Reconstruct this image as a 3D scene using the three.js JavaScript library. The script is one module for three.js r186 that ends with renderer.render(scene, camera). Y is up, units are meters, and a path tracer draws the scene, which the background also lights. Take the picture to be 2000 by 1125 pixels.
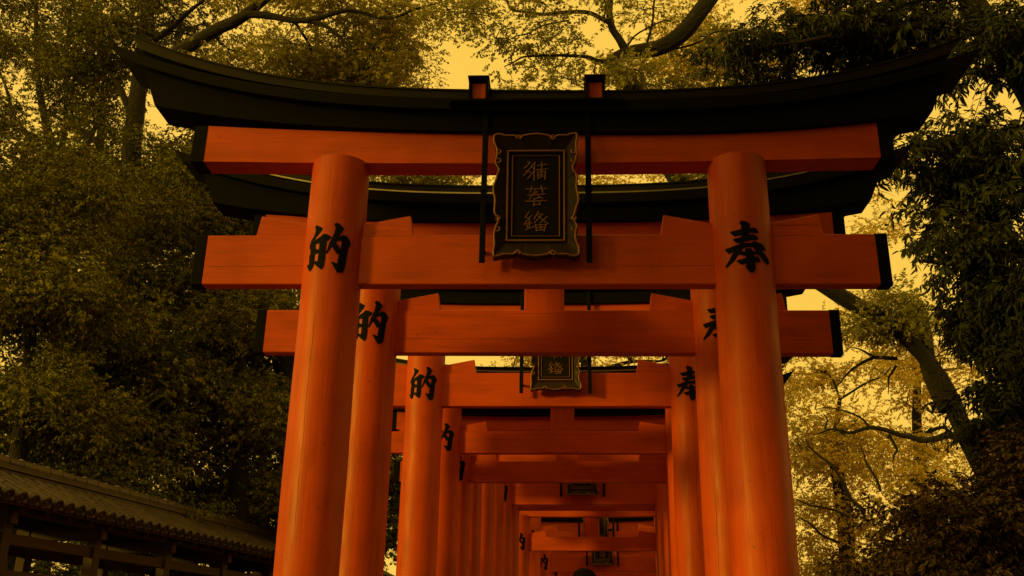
import * as THREE from 'three';
import { mergeGeometries, mergeVertices } from 'three/addons/utils/BufferGeometryUtils.js';
import { TessellateModifier } from 'three/addons/modifiers/TessellateModifier.js';
import { MarchingCubes } from 'three/addons/objects/MarchingCubes.js';
import { ImprovedNoise } from 'three/addons/math/ImprovedNoise.js';

// ---------------------------------------------------------------- camera, sky, sun, exposure
const scene = new THREE.Scene();
const FOCAL = 1900, PITCH = 20.5 * Math.PI / 180, ROLL = 1.0 * Math.PI / 180, EYE = new THREE.Vector3(0, 1.1, 0);   // focal length in pixels of a 2000 x 1125 frame
const camera = new THREE.PerspectiveCamera(2 * Math.atan(562.5 / FOCAL) * 180 / Math.PI, 16 / 9, 0.1, 600);
const fwd = new THREE.Vector3(0, Math.sin(PITCH), -Math.cos(PITCH)), up0 = new THREE.Vector3(0, Math.cos(PITCH), Math.sin(PITCH));
const right = new THREE.Vector3(Math.cos(ROLL), 0, 0).addScaledVector(up0, Math.sin(ROLL)), up = up0.clone().multiplyScalar(Math.cos(ROLL)).add(new THREE.Vector3(-Math.sin(ROLL), 0, 0));
camera.position.copy(EYE);
camera.quaternion.setFromRotationMatrix(new THREE.Matrix4().makeBasis(right, up, fwd.clone().negate()));
camera.updateMatrixWorld();

const noise = new ImprovedNoise();
function mulberry(a) { return () => { a |= 0; a = a + 0x6D2B79F5 | 0; let t = Math.imul(a ^ a >>> 15, 1 | a); t = t + Math.imul(t ^ t >>> 7, 61 | t) ^ t; return ((t ^ t >>> 14) >>> 0) / 4294967296; }; }
const rnd = mulberry(20241);
const R = (a, b) => a + (b - a) * rnd();
const gauss = () => Math.sqrt(-2 * Math.log(1 - rnd())) * Math.cos(2 * Math.PI * rnd());

{ // amber evening sky with thin even cloud
  const W = 512, H = 256, d = new Float32Array(W * H * 4);
  for (let j = 0; j < H; j++) for (let i = 0; i < W; i++) {
    const el = ((j + 0.5) / H - 0.5) * Math.PI, az = (i + 0.5) / W * 2 * Math.PI, c = Math.cos(el);
    const x = c * Math.cos(az), y = Math.sin(el), z = c * Math.sin(az);
    let n = 0, a = 1, f = 2.2; for (let o = 0; o < 4; o++) { n += a * noise.noise(x * f + 7, y * f * 2 + 3, z * f + 1); a *= 0.5; f *= 2.1; }
    const s = 1 + 0.06 * n, k = (j * W + i) * 4;
    d[k] = 1.02 * s; d[k + 1] = 0.61 * s; d[k + 2] = 0.09 * s * (1 + 0.15 * n); d[k + 3] = 1;
  }
  const t = new THREE.DataTexture(d, W, H, THREE.RGBAFormat, THREE.FloatType);
  t.mapping = THREE.EquirectangularReflectionMapping; t.magFilter = THREE.LinearFilter; t.needsUpdate = true;
  scene.background = t; scene.environment = t;
}
const sun = new THREE.DirectionalLight(new THREE.Color().setRGB(1, 0.68, 0.05), 2.1);
sun.position.set(-33.5, 9.8, 11.8); sun.target.position.set(0, 3, -10);
sun.castShadow = true; sun.shadow.radius = 13; sun.shadow.mapSize.set(2048, 2048);
Object.assign(sun.shadow.camera, { left: -30, right: 30, top: 30, bottom: -30, near: 1, far: 120 });
scene.add(sun, sun.target);
const renderer = new THREE.WebGLRenderer({ antialias: true });
renderer.toneMapping = THREE.LinearToneMapping; renderer.toneMappingExposure = 1.0;
renderer.shadowMap.enabled = true;

// ---------------------------------------------------------------- helpers
const V = (x, y, z) => new THREE.Vector3(x, y, z);
const dirOf = (px, py) => fwd.clone().multiplyScalar(FOCAL).addScaledVector(right, px - 1000).addScaledVector(up, 562.5 - py).normalize();
const at = (px, py, depth) => { const d = dirOf(px, py); return EYE.clone().addScaledVector(d, depth / -d.z); };     // depth: metres ahead of the camera on the ground
const taken = {};
const numbered = (n) => { taken[n] = (taken[n] ?? -1) + 1; return taken[n] ? `${n}_${String(taken[n]).padStart(3, '0')}` : n; };
function mesh(name, geo, mat, parent) { const m = new THREE.Mesh(geo, mat); m.name = name; m.castShadow = m.receiveShadow = true; parent.add(m); return m; }
function thing(name, label, category, group) { const g = new THREE.Group(); g.name = numbered(name); g.userData = { label, category }; if (group) g.userData.group = group; scene.add(g); return g; }
const rgb = (r, g, b) => new THREE.Color().setRGB(r, g, b);
const clean = (g) => { const o = g.index ? g.toNonIndexed() : g; for (const k of Object.keys(o.attributes)) if (!['position', 'normal', 'uv'].includes(k)) o.deleteAttribute(k); return o; };
const merge = (list) => mergeGeometries(list.map(clean));

function planarUV(geo, along = 'x', off = [0, 0]) {          // uv in metres, u along the grain
  const g = clean(geo), p = g.attributes.position, uv = new Float32Array(p.count * 2), ax = { x: 0, y: 1, z: 2 }[along];
  const a = V(), b = V(), c = V();
  for (let i = 0; i < p.count; i += 3) {
    a.fromBufferAttribute(p, i); b.fromBufferAttribute(p, i + 1); c.fromBufferAttribute(p, i + 2);
    const n = b.clone().sub(a).cross(c.clone().sub(a)), q = [Math.abs(n.x), Math.abs(n.y), Math.abs(n.z)];
    const m = q.indexOf(Math.max(...q)), others = [0, 1, 2].filter((k) => k !== m);
    let [u, v] = others.includes(ax) ? [ax, others.find((k) => k !== ax)] : others;
    [a, b, c].forEach((w, k) => { const e = w.toArray(); uv[(i + k) * 2] = e[u] + off[0]; uv[(i + k) * 2 + 1] = e[v] + off[1]; });
  }
  g.setAttribute('uv', new THREE.BufferAttribute(uv, 2));
  return g;
}
function bevelBox(w, h, d, r = 0.008) {                        // a box with chamfered edges, 44 triangles
  const s = new THREE.Shape(), x = w / 2, y = h / 2;
  s.moveTo(-x + r, -y + r); s.lineTo(x - r, -y + r); s.lineTo(x - r, y - r); s.lineTo(-x + r, y - r); s.closePath();
  const g = new THREE.ExtrudeGeometry(s, { depth: d - 2 * r, bevelEnabled: true, bevelThickness: r, bevelSize: r, bevelSegments: 1, steps: 1, curveSegments: 1 });
  return g.translate(0, 0, -(d - 2 * r) / 2);
}
const boxAt = (w, h, d, x, y, z, r) => bevelBox(w, h, d, r).translate(x, y, z);
function curvedBeam(Lb, Lt, yb, yt, zf, zb, N = 40) {         // a beam along x whose height follows yb(t), yt(t), t in -1..1; ends may slant
  const pos = [], idx = [];
  const strip = (A, B) => { const s = pos.length / 3; for (let i = 0; i <= N; i++) { const t = i / N * 2 - 1; pos.push(...A(t), ...B(t)); } for (let i = 0; i < N; i++) { const k = s + i * 2; idx.push(k, k + 2, k + 1, k + 1, k + 2, k + 3); } };
  const fb = (t) => [t * Lb, yb(t), zf], ft = (t) => [t * Lt, yt(t), zf], bb = (t) => [t * Lb, yb(t), zb], bt = (t) => [t * Lt, yt(t), zb];
  strip(fb, ft); strip(ft, bt); strip(bt, bb); strip(bb, fb);
  for (const t of [-1, 1]) { const s = pos.length / 3; pos.push(...fb(t), ...ft(t), ...bt(t), ...bb(t)); t < 0 ? idx.push(s, s + 1, s + 2, s, s + 2, s + 3) : idx.push(s, s + 2, s + 1, s, s + 3, s + 2); }
  const g = new THREE.BufferGeometry(); g.setAttribute('position', new THREE.Float32BufferAttribute(pos, 3)); g.setIndex(idx); g.computeVertexNormals();
  return planarUV(g, 'x', [R(0, 9), R(0, 9)]);
}
function tube(pts, radii, sides = 7, rough = 0) {             // tapered limb through points
  const curve = new THREE.CatmullRomCurve3(pts, false, 'centripetal'), n = Math.max(3, pts.length * 4), pos = [], uv = [], idx = [];
  let prev = V(1, 0, 0.3), len = 0, last = null;
  for (let i = 0; i <= n; i++) {
    const t = i / n, p = curve.getPoint(t), tg = curve.getTangent(t), q = t * (radii.length - 1), k = Math.min(radii.length - 2, Math.floor(q));
    const r = radii[k] + (radii[k + 1] - radii[k]) * (q - k);
    const b = prev.clone().addScaledVector(tg, -prev.dot(tg)).normalize(); prev = b; const c = tg.clone().cross(b);
    if (last) len += p.distanceTo(last); last = p;
    for (let s = 0; s <= sides; s++) {
      const a = s / sides * Math.PI * 2, rr = r * (1 + rough * noise.noise(Math.cos(a) * 1.5 + p.x, p.y * 1.3, Math.sin(a) * 1.5 + p.z));
      pos.push(p.x + (b.x * Math.cos(a) + c.x * Math.sin(a)) * rr, p.y + (b.y * Math.cos(a) + c.y * Math.sin(a)) * rr, p.z + (b.z * Math.cos(a) + c.z * Math.sin(a)) * rr);
      uv.push(len, s / sides * Math.PI * 2 * r);
    }
  }
  const w = sides + 1;
  for (let i = 0; i < n; i++) for (let s = 0; s < sides; s++) { const k = i * w + s; idx.push(k, k + 1, k + w, k + 1, k + w + 1, k + w); }
  const g = new THREE.BufferGeometry(); g.setAttribute('position', new THREE.Float32BufferAttribute(pos, 3)); g.setAttribute('uv', new THREE.Float32BufferAttribute(uv, 2)); g.setIndex(idx); g.computeVertexNormals();
  return g;
}

// ---------------------------------------------------------------- textures and materials
function lattice(seed) { const r = mulberry(seed), t = Float32Array.from({ length: 65536 }, () => r()); return (x, y, px, py) => { const X = Math.floor(x), Y = Math.floor(y), fx = x - X, fy = y - Y, sx = fx * fx * (3 - 2 * fx), sy = fy * fy * (3 - 2 * fy), g = (i, j) => t[((((i % px) + px) % px) * 197 + (((j % py) + py) % py) * 311) & 65535]; return (g(X, Y) * (1 - sx) + g(X + 1, Y) * sx) * (1 - sy) + (g(X, Y + 1) * (1 - sx) + g(X + 1, Y + 1) * sx) * sy; }; }
function tex(W, H, fn, srgb = true) {
  const d = new Uint8Array(W * H * 4);
  for (let j = 0; j < H; j++) for (let i = 0; i < W; i++) { const c = fn(i / W, j / H, i, j), k = (j * W + i) * 4; for (let q = 0; q < 3; q++) d[k + q] = Math.max(0, Math.min(255, (Array.isArray(c) ? c[q] : c) * 255)); d[k + 3] = 255; }
  const t = new THREE.DataTexture(d, W, H); t.wrapS = t.wrapT = THREE.RepeatWrapping; t.magFilter = THREE.LinearFilter; t.minFilter = THREE.LinearMipmapLinearFilter; t.generateMipmaps = true;
  if (srgb) t.colorSpace = THREE.SRGBColorSpace; t.needsUpdate = true; return t;
}
const L1 = lattice(11), L2 = lattice(23), L3 = lattice(37);
// painted timber: 3 m along the grain by 1.5 m across; drying checks as thin dark lines
const checks = [[0.13, 0.0, 0.75], [0.31, 0.2, 0.62], [0.47, 0.55, 1.25], [0.63, 0.05, 0.5], [0.8, 0.35, 1.05], [0.92, 0.1, 0.33]];
const crackAt = (u, v) => { let c = 0; for (const [v0, a, b] of checks) { const uu = u < a ? u + 1 : u; if (uu > b) continue; const w = v0 + 0.012 * (L1(u * 6, v0 * 50, 6, 64) - 0.5) + 0.006 * (L2(u * 40, v0 * 70, 40, 64) - 0.5), d = Math.abs(v - w), e = Math.min(1, (uu - a) * 8, (b - uu) * 8), wd = 0.0014 * (0.4 + L2(u * 25, v0 * 33, 25, 64)); c = Math.max(c, e * Math.max(0, 1 - d / wd)); } return c; };
const paintMap = tex(1536, 768, (u, v) => {
  const g = L1(u * 14, v * 180, 14, 180) * 0.5 + L2(u * 40, v * 300, 40, 300) * 0.3 + L3(u * 5, v * 30, 5, 30) * 0.5, b = L2(u * 6, v * 3, 6, 3) * 0.6 + L3(u * 22, v * 11, 22, 11) * 0.4, s = L3(u * 160, v * 80, 160, 80);
  const fade = Math.max(0, L1(u * 9 + 3, v * 26, 9, 26) - 0.62) * 0.22, chip = L3(u * 210, v * 105, 210, 105) > 0.965 && L2(u * 6, v * 4, 6, 4) > 0.5 ? 0.35 : 0;
  const k = 0.8 + 0.13 * g + 0.16 * b - fade - (s > 0.93 ? 0.08 : 0) - chip, c = 1 - 0.8 * crackAt(u, v);
  return [Math.min(1, k * c), Math.min(1, k * c * (0.97 + 0.05 * b)), Math.min(1, k * c)];
});
const paintBump = tex(1536, 768, (u, v) => 0.55 + 0.2 * (L1(u * 14, v * 180, 14, 180) - 0.5) + 0.2 * (L3(u * 9, v * 12, 9, 12) - 0.5) - 0.5 * crackAt(u, v), false);
const paintRough = tex(512, 256, (u, v) => 0.75 + 0.25 * L2(u * 20, v * 60, 20, 60), false);
for (const t of [paintMap, paintBump, paintRough]) t.repeat.set(1 / 3, 1 / 1.5);
const mat = {};
const paint = (r, g, b) => new THREE.MeshPhysicalMaterial({ color: rgb(r, g, b), map: paintMap, bumpMap: paintBump, bumpScale: 0.0025, roughnessMap: paintRough, roughness: 0.56, specularIntensity: 0.55 });
mat.vermilion = paint(0.58, 0.074, 0.004);
mat.lacquer = new THREE.MeshPhysicalMaterial({ color: rgb(0.005, 0.0045, 0.004), bumpMap: paintBump, bumpScale: 0.002, roughness: 0.75, specularIntensity: 0.12 });
mat.ink = new THREE.MeshPhysicalMaterial({ color: rgb(0.006, 0.006, 0.006), roughness: 0.7, specularIntensity: 0.12 });
const copperMap = tex(512, 256, (u, v) => { const n = L1(u * 8, v * 8, 8, 8) * 0.5 + L2(u * 40, v * 30, 40, 30) * 0.35 + L3(u * 3, v * 60, 3, 60) * 0.3; return [0.75 + 0.3 * n, 0.78 + 0.24 * n, 0.7 + 0.25 * n]; });
copperMap.repeat.set(0.5, 1);
mat.roofMetal = new THREE.MeshPhysicalMaterial({ color: rgb(0.015, 0.012, 0.006), map: copperMap, specularIntensity: 0.35, roughness: 0.6, metalness: 0.1 });
mat.boardBlack = new THREE.MeshPhysicalMaterial({ color: rgb(0.006, 0.0055, 0.004), roughness: 0.7, specularIntensity: 0.12 });
mat.flashing = new THREE.MeshStandardMaterial({ color: rgb(0.5, 0.45, 0.33), map: copperMap, roughness: 0.35, metalness: 0.7 });
mat.bronze = new THREE.MeshStandardMaterial({ color: rgb(0.27, 0.125, 0.045), roughness: 0.42, metalness: 0.8 });
mat.frame = new THREE.MeshPhysicalMaterial({ color: rgb(0.028, 0.014, 0.006), map: copperMap, specularIntensity: 0.3, roughness: 0.5 });
mat.panel = new THREE.MeshPhysicalMaterial({ color: rgb(0.012, 0.008, 0.003), map: copperMap, specularIntensity: 0.25, roughness: 0.8 });
mat.moulding = new THREE.MeshStandardMaterial({ color: rgb(0.24, 0.11, 0.045), roughness: 0.5, metalness: 0.4 });
const barkMap = tex(512, 512, (u, v) => { const r = Math.abs(L1(u * 8, v * 40, 8, 40) - 0.5) * 2, n = L2(u * 30, v * 60, 30, 60), m = L3(u * 5, v * 6, 5, 6); const k = 0.45 + 0.45 * r + 0.2 * n - 0.15; return [k, k * (0.92 + 0.1 * m), k * (0.82 - 0.1 * m)]; });
const barkBump = tex(512, 512, (u, v) => Math.abs(L1(u * 8, v * 40, 8, 40) - 0.5) * 1.6 + 0.2 * L2(u * 30, v * 60, 30, 60), false);
mat.bark = new THREE.MeshStandardMaterial({ color: rgb(0.03, 0.023, 0.014), map: barkMap, bumpMap: barkBump, bumpScale: 0.03, roughness: 0.95 });
mat.barkMoss = new THREE.MeshStandardMaterial({ color: rgb(0.1, 0.085, 0.04), map: barkMap, bumpMap: barkBump, bumpScale: 0.03, roughness: 1 });
const leafMat = (c, through, rough = 1) => new THREE.MeshPhysicalMaterial({ color: c, roughness: rough, vertexColors: true, transmission: through, thickness: 0, side: THREE.DoubleSide });
mat.leafForest = new THREE.MeshPhysicalMaterial({ color: rgb(0.125, 0.132, 0.027), roughness: 0.5, specularIntensity: 0.3, vertexColors: true, side: THREE.DoubleSide });
mat.leafCanopy = leafMat(rgb(0.26, 0.24, 0.05), 0.5);
mat.leafGold = leafMat(rgb(0.55, 0.43, 0.05), 0.6);
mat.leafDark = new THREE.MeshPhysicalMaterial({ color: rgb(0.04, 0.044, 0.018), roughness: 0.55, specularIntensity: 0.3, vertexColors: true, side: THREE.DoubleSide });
mat.leafBush = new THREE.MeshStandardMaterial({ color: rgb(0.065, 0.046, 0.016), roughness: 0.5, vertexColors: true, side: THREE.DoubleSide });
const tileMap = tex(256, 256, (u, v) => { const n = L1(u * 7, v * 7, 7, 7) * 0.5 + L2(u * 40, v * 40, 40, 40) * 0.4 + L3(u * 90, v * 90, 90, 90) * 0.2; return 0.6 + 0.4 * n; });
mat.tile = [0.075, 0.055, 0.095].map((k) => new THREE.MeshStandardMaterial({ color: rgb(k, k * 0.68, k * 0.4), map: tileMap, roughness: 0.5 }));
mat.timber = new THREE.MeshStandardMaterial({ color: rgb(0.04, 0.018, 0.008), map: paintMap, bumpMap: paintBump, bumpScale: 0.004, roughness: 0.8 });

// ---------------------------------------------------------------- ground and path
{
  const soil = tex(512, 512, (u, v) => { const n = L1(u * 16, v * 16, 16, 16) * 0.4 + L2(u * 70, v * 70, 70, 70) * 0.4 + L3(u * 5, v * 5, 5, 5) * 0.4; return [0.55 + 0.4 * n, 0.5 + 0.38 * n, 0.42 + 0.3 * n]; });
  soil.repeat.set(100, 100);
  const g = mesh('ground', new THREE.PlaneGeometry(400, 400, 8, 8).rotateX(-Math.PI / 2).translate(0, 0, -40), new THREE.MeshStandardMaterial({ color: rgb(0.11, 0.08, 0.055), map: soil, roughness: 1 }), scene);
  g.userData = { kind: 'structure', label: 'bare brown earth under the trees', category: 'ground' };
  const pts = []; for (let i = 0; i <= 40; i++) { const z = 12 - i * 1.2, d = Math.max(0, -z); pts.push([pathX(d), z]); }
  const pos = [], uv = [], idx = []; pts.forEach(([x, z], i) => { for (const s of [-1.15, 1.15]) { pos.push(x + s, 0.012, z); uv.push(s, z); } if (i) { const k = i * 2; idx.push(k - 2, k - 1, k, k - 1, k + 1, k); } });
  const pg = new THREE.BufferGeometry(); pg.setAttribute('position', new THREE.Float32BufferAttribute(pos, 3)); pg.setAttribute('uv', new THREE.Float32BufferAttribute(uv, 2)); pg.setIndex(idx); pg.computeVertexNormals();
  const stone = tex(256, 256, (u, v) => 0.6 + 0.25 * L1(u * 9, v * 9, 9, 9) + 0.2 * L2(u * 60, v * 60, 60, 60)); stone.repeat.set(0.5, 0.5);
  const p = mesh('path', pg, new THREE.MeshStandardMaterial({ color: rgb(0.15, 0.14, 0.12), map: stone, roughness: 0.9 }), scene);
  p.userData = { kind: 'structure', label: 'grey stone path running through the row of gates', category: 'path' };
}
function pathX(d) { const t = [[0, -0.3], [6.5, 0.17], [8, 0.28], [10.6, 0.51], [13.9, 0.89], [17.6, 1.33], [20.2, 1.7], [24.5, 2.34], [28, 3.0], [40, 6]]; for (let i = 1; i < t.length; i++) if (d <= t[i][0]) { const k = (d - t[i - 1][0]) / (t[i][0] - t[i - 1][0]); return t[i - 1][1] + (t[i][1] - t[i - 1][1]) * k; } return 6; }

// ---------------------------------------------------------------- lettering
const NOU = [[[108, 112], [122, 98], [184, 134], [172, 165], [148, 190], [120, 225], [90, 258], [66, 288], [64, 262], [76, 225], [100, 200], [116, 165], [118, 135]],
  [[66, 285], [80, 250], [135, 262], [132, 440], [110, 480], [92, 487], [75, 465], [52, 428], [60, 422], [78, 425], [72, 355], [82, 340], [80, 300]],
  [[90, 255], [130, 225], [170, 205], [195, 182], [225, 190], [262, 212], [245, 235], [225, 250], [222, 400], [218, 460], [200, 485], [185, 475], [160, 455], [133, 428], [140, 405], [162, 415], [165, 350], [165, 262], [135, 265]],
  [[125, 325], [140, 305], [170, 318], [170, 345], [128, 350]],
  [[268, 100], [290, 87], [312, 95], [350, 132], [335, 160], [318, 200], [325, 225], [310, 240], [285, 262], [262, 300], [230, 358], [225, 345], [235, 310], [245, 260], [262, 225], [276, 180], [284, 130]],
  [[318, 205], [352, 182], [385, 195], [412, 230], [410, 262], [395, 290], [385, 400], [378, 470], [365, 495], [325, 508], [305, 480], [285, 445], [270, 425], [280, 420], [318, 430], [322, 370], [335, 320], [340, 245], [318, 235]],
  [[290, 250], [310, 275], [335, 310], [335, 345], [310, 355], [285, 320], [268, 290]]];
const HOU = [[[488, 150], [520, 105], [560, 115], [600, 128], [665, 170], [655, 210], [640, 240], [640, 330], [620, 480], [500, 470], [515, 200]],
  [[330, 290], [345, 275], [420, 275], [510, 258], [600, 255], [680, 232], [745, 228], [785, 280], [790, 310], [770, 328], [640, 330], [560, 350], [490, 370], [410, 378], [370, 345]],
  [[370, 425], [385, 412], [470, 400], [560, 370], [640, 358], [705, 345], [760, 375], [775, 410], [765, 440], [720, 450], [600, 462], [540, 490], [430, 500], [395, 460]],
  [[230, 575], [240, 553], [330, 548], [440, 520], [560, 498], [640, 500], [730, 480], [830, 487], [880, 520], [917, 600], [870, 605], [790, 595], [690, 570], [600, 575], [480, 600], [430, 625], [360, 635], [290, 660], [265, 625]],
  [[480, 490], [550, 500], [525, 590], [480, 650], [430, 710], [370, 790], [300, 840], [240, 880], [218, 870], [230, 840], [300, 750], [350, 660], [400, 600], [450, 540]],
  [[650, 490], [720, 460], [760, 520], [820, 600], [880, 660], [930, 710], [975, 775], [940, 830], [910, 838], [850, 790], [760, 700], [700, 620], [660, 560]],
  [[545, 600], [640, 590], [670, 640], [680, 700], [690, 850], [693, 930], [650, 1000], [610, 1012], [580, 980], [540, 915], [555, 850], [550, 740]],
  [[440, 690], [480, 640], [560, 650], [680, 640], [740, 650], [760, 690], [700, 700], [660, 710], [560, 722], [500, 712]],
  [[408, 800], [425, 785], [500, 775], [560, 755], [680, 730], [735, 730], [770, 770], [785, 820], [760, 828], [690, 830], [560, 850], [490, 865], [450, 850]]];
const tess = new TessellateModifier(0.03, 6);
function brushChar(strokes, box, h, r) {                       // strokes wrapped on a post of radius r, centred at its front; h = height of the character
  const [x0, y0, x1, y1] = box, k = h / (y1 - y0), list = [];
  strokes.forEach((s, n) => {
    const sh = new THREE.Shape(s.map(([x, y]) => new THREE.Vector2((x - (x0 + x1) / 2) * k, ((y0 + y1) / 2 - y) * k)));
    const g = tess.modify(clean(new THREE.ShapeGeometry(sh))), p = g.attributes.position, rr = r + 0.0025 + 0.0006 * n;
    for (let i = 0; i < p.count; i++) { const a = p.getX(i) / r; p.setXYZ(i, Math.sin(a) * rr, p.getY(i), Math.cos(a) * rr); }
    g.computeVertexNormals(); list.push(g);
  });
  return merge(list);
}
const SEG = [
  [[155, 125, 190, 133], [190, 133, 125, 200], [245, 130, 120, 290], [145, 235, 195, 250], [235, 235, 165, 325], [238, 155, 235, 350], [205, 185, 238, 215], [275, 170, 375, 155], [320, 125, 320, 215], [265, 222, 385, 210], [275, 250, 280, 325], [275, 250, 362, 243], [362, 243, 355, 335], [318, 215, 315, 300], [280, 325, 335, 300], [290, 285, 330, 275]],
  [[150, 490, 375, 485], [210, 460, 192, 530], [315, 455, 332, 530], [165, 565, 360, 550], [252, 505, 185, 612], [275, 520, 235, 562], [145, 637, 375, 630], [285, 575, 332, 607], [235, 600, 235, 692], [235, 680, 302, 675], [300, 640, 300, 680], [250, 608, 300, 592]],
  [[185, 800, 140, 862], [140, 862, 188, 880], [215, 840, 125, 947], [150, 940, 215, 930], [187, 895, 187, 990], [145, 1012, 238, 975], [155, 950, 168, 985], [285, 800, 238, 885], [268, 830, 332, 830], [332, 830, 245, 927], [280, 850, 392, 942], [382, 858, 305, 932], [255, 950, 265, 1022], [255, 955, 372, 950], [372, 950, 350, 1027], [265, 1020, 350, 1010], [310, 955, 310, 1015], [260, 985, 360, 980]]];

// ---------------------------------------------------------------- the gates
const POST_R = 0.2125, POST_X = 1.483;
const cub = (t) => Math.abs(t) ** 3;
// depth, lateral, yaw, tie beam underside, small?, plaque?
const UPPER = { 3: [0.36, 0.76], 4: [0.4, 0.8], 5: [0.3, 0.72], 6: [0.38, 0.76], 7: [0.36, 0.76], 10: [0.4, 0.8] };
const GATES = [
  [6.537, 0.171, -2.84, 3.556, 0, 1, 'tallest vermilion gate at the head of the row, upswept black roof and hanging plaque'],
  [7.977, 0.284, -2.97, 3.480, 0, 0, 'second vermilion gate of the row, short strut on a long cracked tie beam'],
  [10.646, 0.513, -3.97, 3.665, 0, 1, 'third vermilion gate of the row, carrying a dark plaque with one readable character'],
  [11.902, 0.657, -4.86, 3.385, 1, 0, 'low gate with thin shaded tie beam just behind the third gate'],
  [12.79, 0.769, -5.84, 3.18, 1, 0, 'low shaded gate, fifth in the row, tie beam below its neighbours'],
  [13.878, 0.89, -5.04, 3.877, 0, 0, 'tall orange gate standing behind the two low shaded gates'],
  [15.2, 1.05, -6.0, 3.83, 0, 0, 'seventh gate in the row, mostly hidden by low shaded gates'],
  [16.4, 1.19, -6.5, 3.95, 0, 0, 'eighth gate in the row, seen only by its left post'],
  [17.589, 1.334, -7.04, 3.57, 0, 1, 'ninth gate in the row, plaque bottom showing below a low beam'],
  [18.547, 1.474, -7.3, 3.605, 0, 0, 'tenth gate in the row, close behind the ninth'],
  [20.173, 1.704, -9.49, 3.024, 1, 0, 'low shaded gate, eleventh in the row, with central strut'],
  [22.2, 1.99, -10.8, 3.25, 0, 1, 'twelfth gate in the row, pale metal roof above its plaque'],
  [24.513, 2.342, -12.8, 2.948, 0, 1, 'farthest gate showing its plaque, thirteenth in the row'],
  [26.4, 2.68, -13.6, 2.95, 0, 0, 'fourteenth gate in the row, hidden behind the farthest plaque'],
  [28.2, 3.05, -14.5, 2.62, 0, 0, 'last gate of the row, low at the far end of the path'],
];
const nouGeo = brushChar(NOU, [52, 87, 412, 508], 0.385, POST_R), houGeo = brushChar(HOU, [218, 105, 975, 1012], 0.4, POST_R);
GATES.forEach(([depth, X, yaw, H, small, plaque, label], gi) => {
  const G = thing('torii_gate', label, 'gate', 'vermilion gates lined up along the path');
  G.position.set(X, 0, -depth); G.rotation.y = yaw * Math.PI / 180;
  const red = mat.vermilion, hN = small ? 0.272 : 0.385, [gapUp, k] = UPPER[gi] ?? [0.565, 1], top = H + hN + gapUp;
  const off = () => [R(0, 9), R(0, 9)];
  for (const s of [-1, 1]) {
    const prof = []; for (let i = 0; i <= 12; i++) prof.push(new THREE.Vector2(POST_R * (1 + 0.012 * Math.sin(i * 1.3)), top * i / 12 + (i === 12 ? 0.02 : 0)));
    prof[0].y = 0;
    const lg = new THREE.LatheGeometry(prof, 44), u = lg.attributes.uv, p = lg.attributes.position, o = off();
    for (let i = 0; i < u.count; i++) u.setXY(i, p.getY(i) + o[0], u.getX(i) * 2 * Math.PI * POST_R + o[1]);
    const post = mesh('pillar', lg, red, G); post.position.x = s * POST_X;
    const c = mesh('painted_character', s < 0 ? nouGeo : houGeo, mat.ink, post); c.position.y = H + hN / 2 + 0.03;
    if (small) c.scale.set(1, 0.9, 1);
    c.userData.label = s < 0 ? 'black brush character on the post' : 'black brush character on the post';
  }
  // tie beam with black ends
  const nl = small ? 2.3 : 2.5, cap = 0.075;
  const nk = mesh('tie_beam', planarUV(boxAt(2 * (nl - cap), hN, 0.11, 0, H + hN / 2, 0, 0.006), 'x', gi === 1 ? [0.55, -H + 0.78 - hN / 2] : off()), red, G);
  for (const s of [-1, 1]) mesh('black_end', planarUV(boxAt(cap + 0.01, hN + 0.008, 0.118, s * (nl - cap / 2), H + hN / 2, 0, 0.006)), mat.lacquer, nk);
  // wedges beside each post
  for (const px of [-1, 1]) for (const s of [-1, 1]) {
    const sh = new THREE.Shape(), w = small ? 0.34 : 0.365, ho = 0.152 * k, hi = 0.085 * k, ks = k;
    sh.moveTo(s * (POST_R - 0.06), 0); sh.lineTo(s * (POST_R + w), 0); sh.lineTo(s * (POST_R + w - 0.025), ho); sh.lineTo(s * (POST_R - 0.06), hi - 0.012); sh.closePath();
    const g = new THREE.ExtrudeGeometry(sh, { depth: 0.076, bevelEnabled: true, bevelThickness: 0.006, bevelSize: 0.004, bevelSegments: 1, steps: 1 }).translate(px * POST_X, H + hN + 0.003, -0.038);
    mesh('wedge', planarUV(g, 'x', off()), red, G);
  }
  // lower lintel with black ends
  const yS = top - 0.005, hS = 0.25 * k, ls = small ? 2.3 : 2.52, sb = (t) => yS + 0.03 * t * t, st = (t) => yS + hS + 0.085 * t * t * k;
  const sk = mesh('lintel', curvedBeam(ls, ls, sb, st, 0.1, -0.1), red, G);
  for (const s of [-1, 1]) { const q = curvedBeam(0.05, 0.05, () => sb(1) - 0.003, () => st(1) - 0.004, 0.104, -0.104, 2); mesh('black_end', q.translate(s * (ls + 0.048), 0, 0), mat.lacquer, sk); }
  // black upper lintel and two roof boards, all swept up at the ends
  const e = ls / 2.52, b0 = yS + hS - 0.012;
  mesh('upper_lintel', curvedBeam(2.93 * e, 3.06 * e, (t) => b0 + 0.2 * k * cub(t), (t) => b0 + 0.15 * k + 0.37 * k * cub(t), 0.15, -0.15), mat.lacquer, G);
  const l0 = b0 + 0.146 * k;
  mesh('eave_board', curvedBeam(3.25 * e, 3.34 * e, (t) => l0 + 0.45 * k * cub(t), (t) => l0 + 0.09 * k + 0.48 * k * cub(t), 0.215, -0.215), mat.boardBlack, G);
  const o0 = l0 + 0.093 * k;
  const rb = mesh('roof_board', curvedBeam(3.1 * e, 3.21 * e, (t) => o0 + 0.016 + 0.43 * k * cub(t), (t) => o0 + 0.07 * k + 0.5 * k * cub(t), 0.197, -0.197), mat.roofMetal, G);
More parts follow.
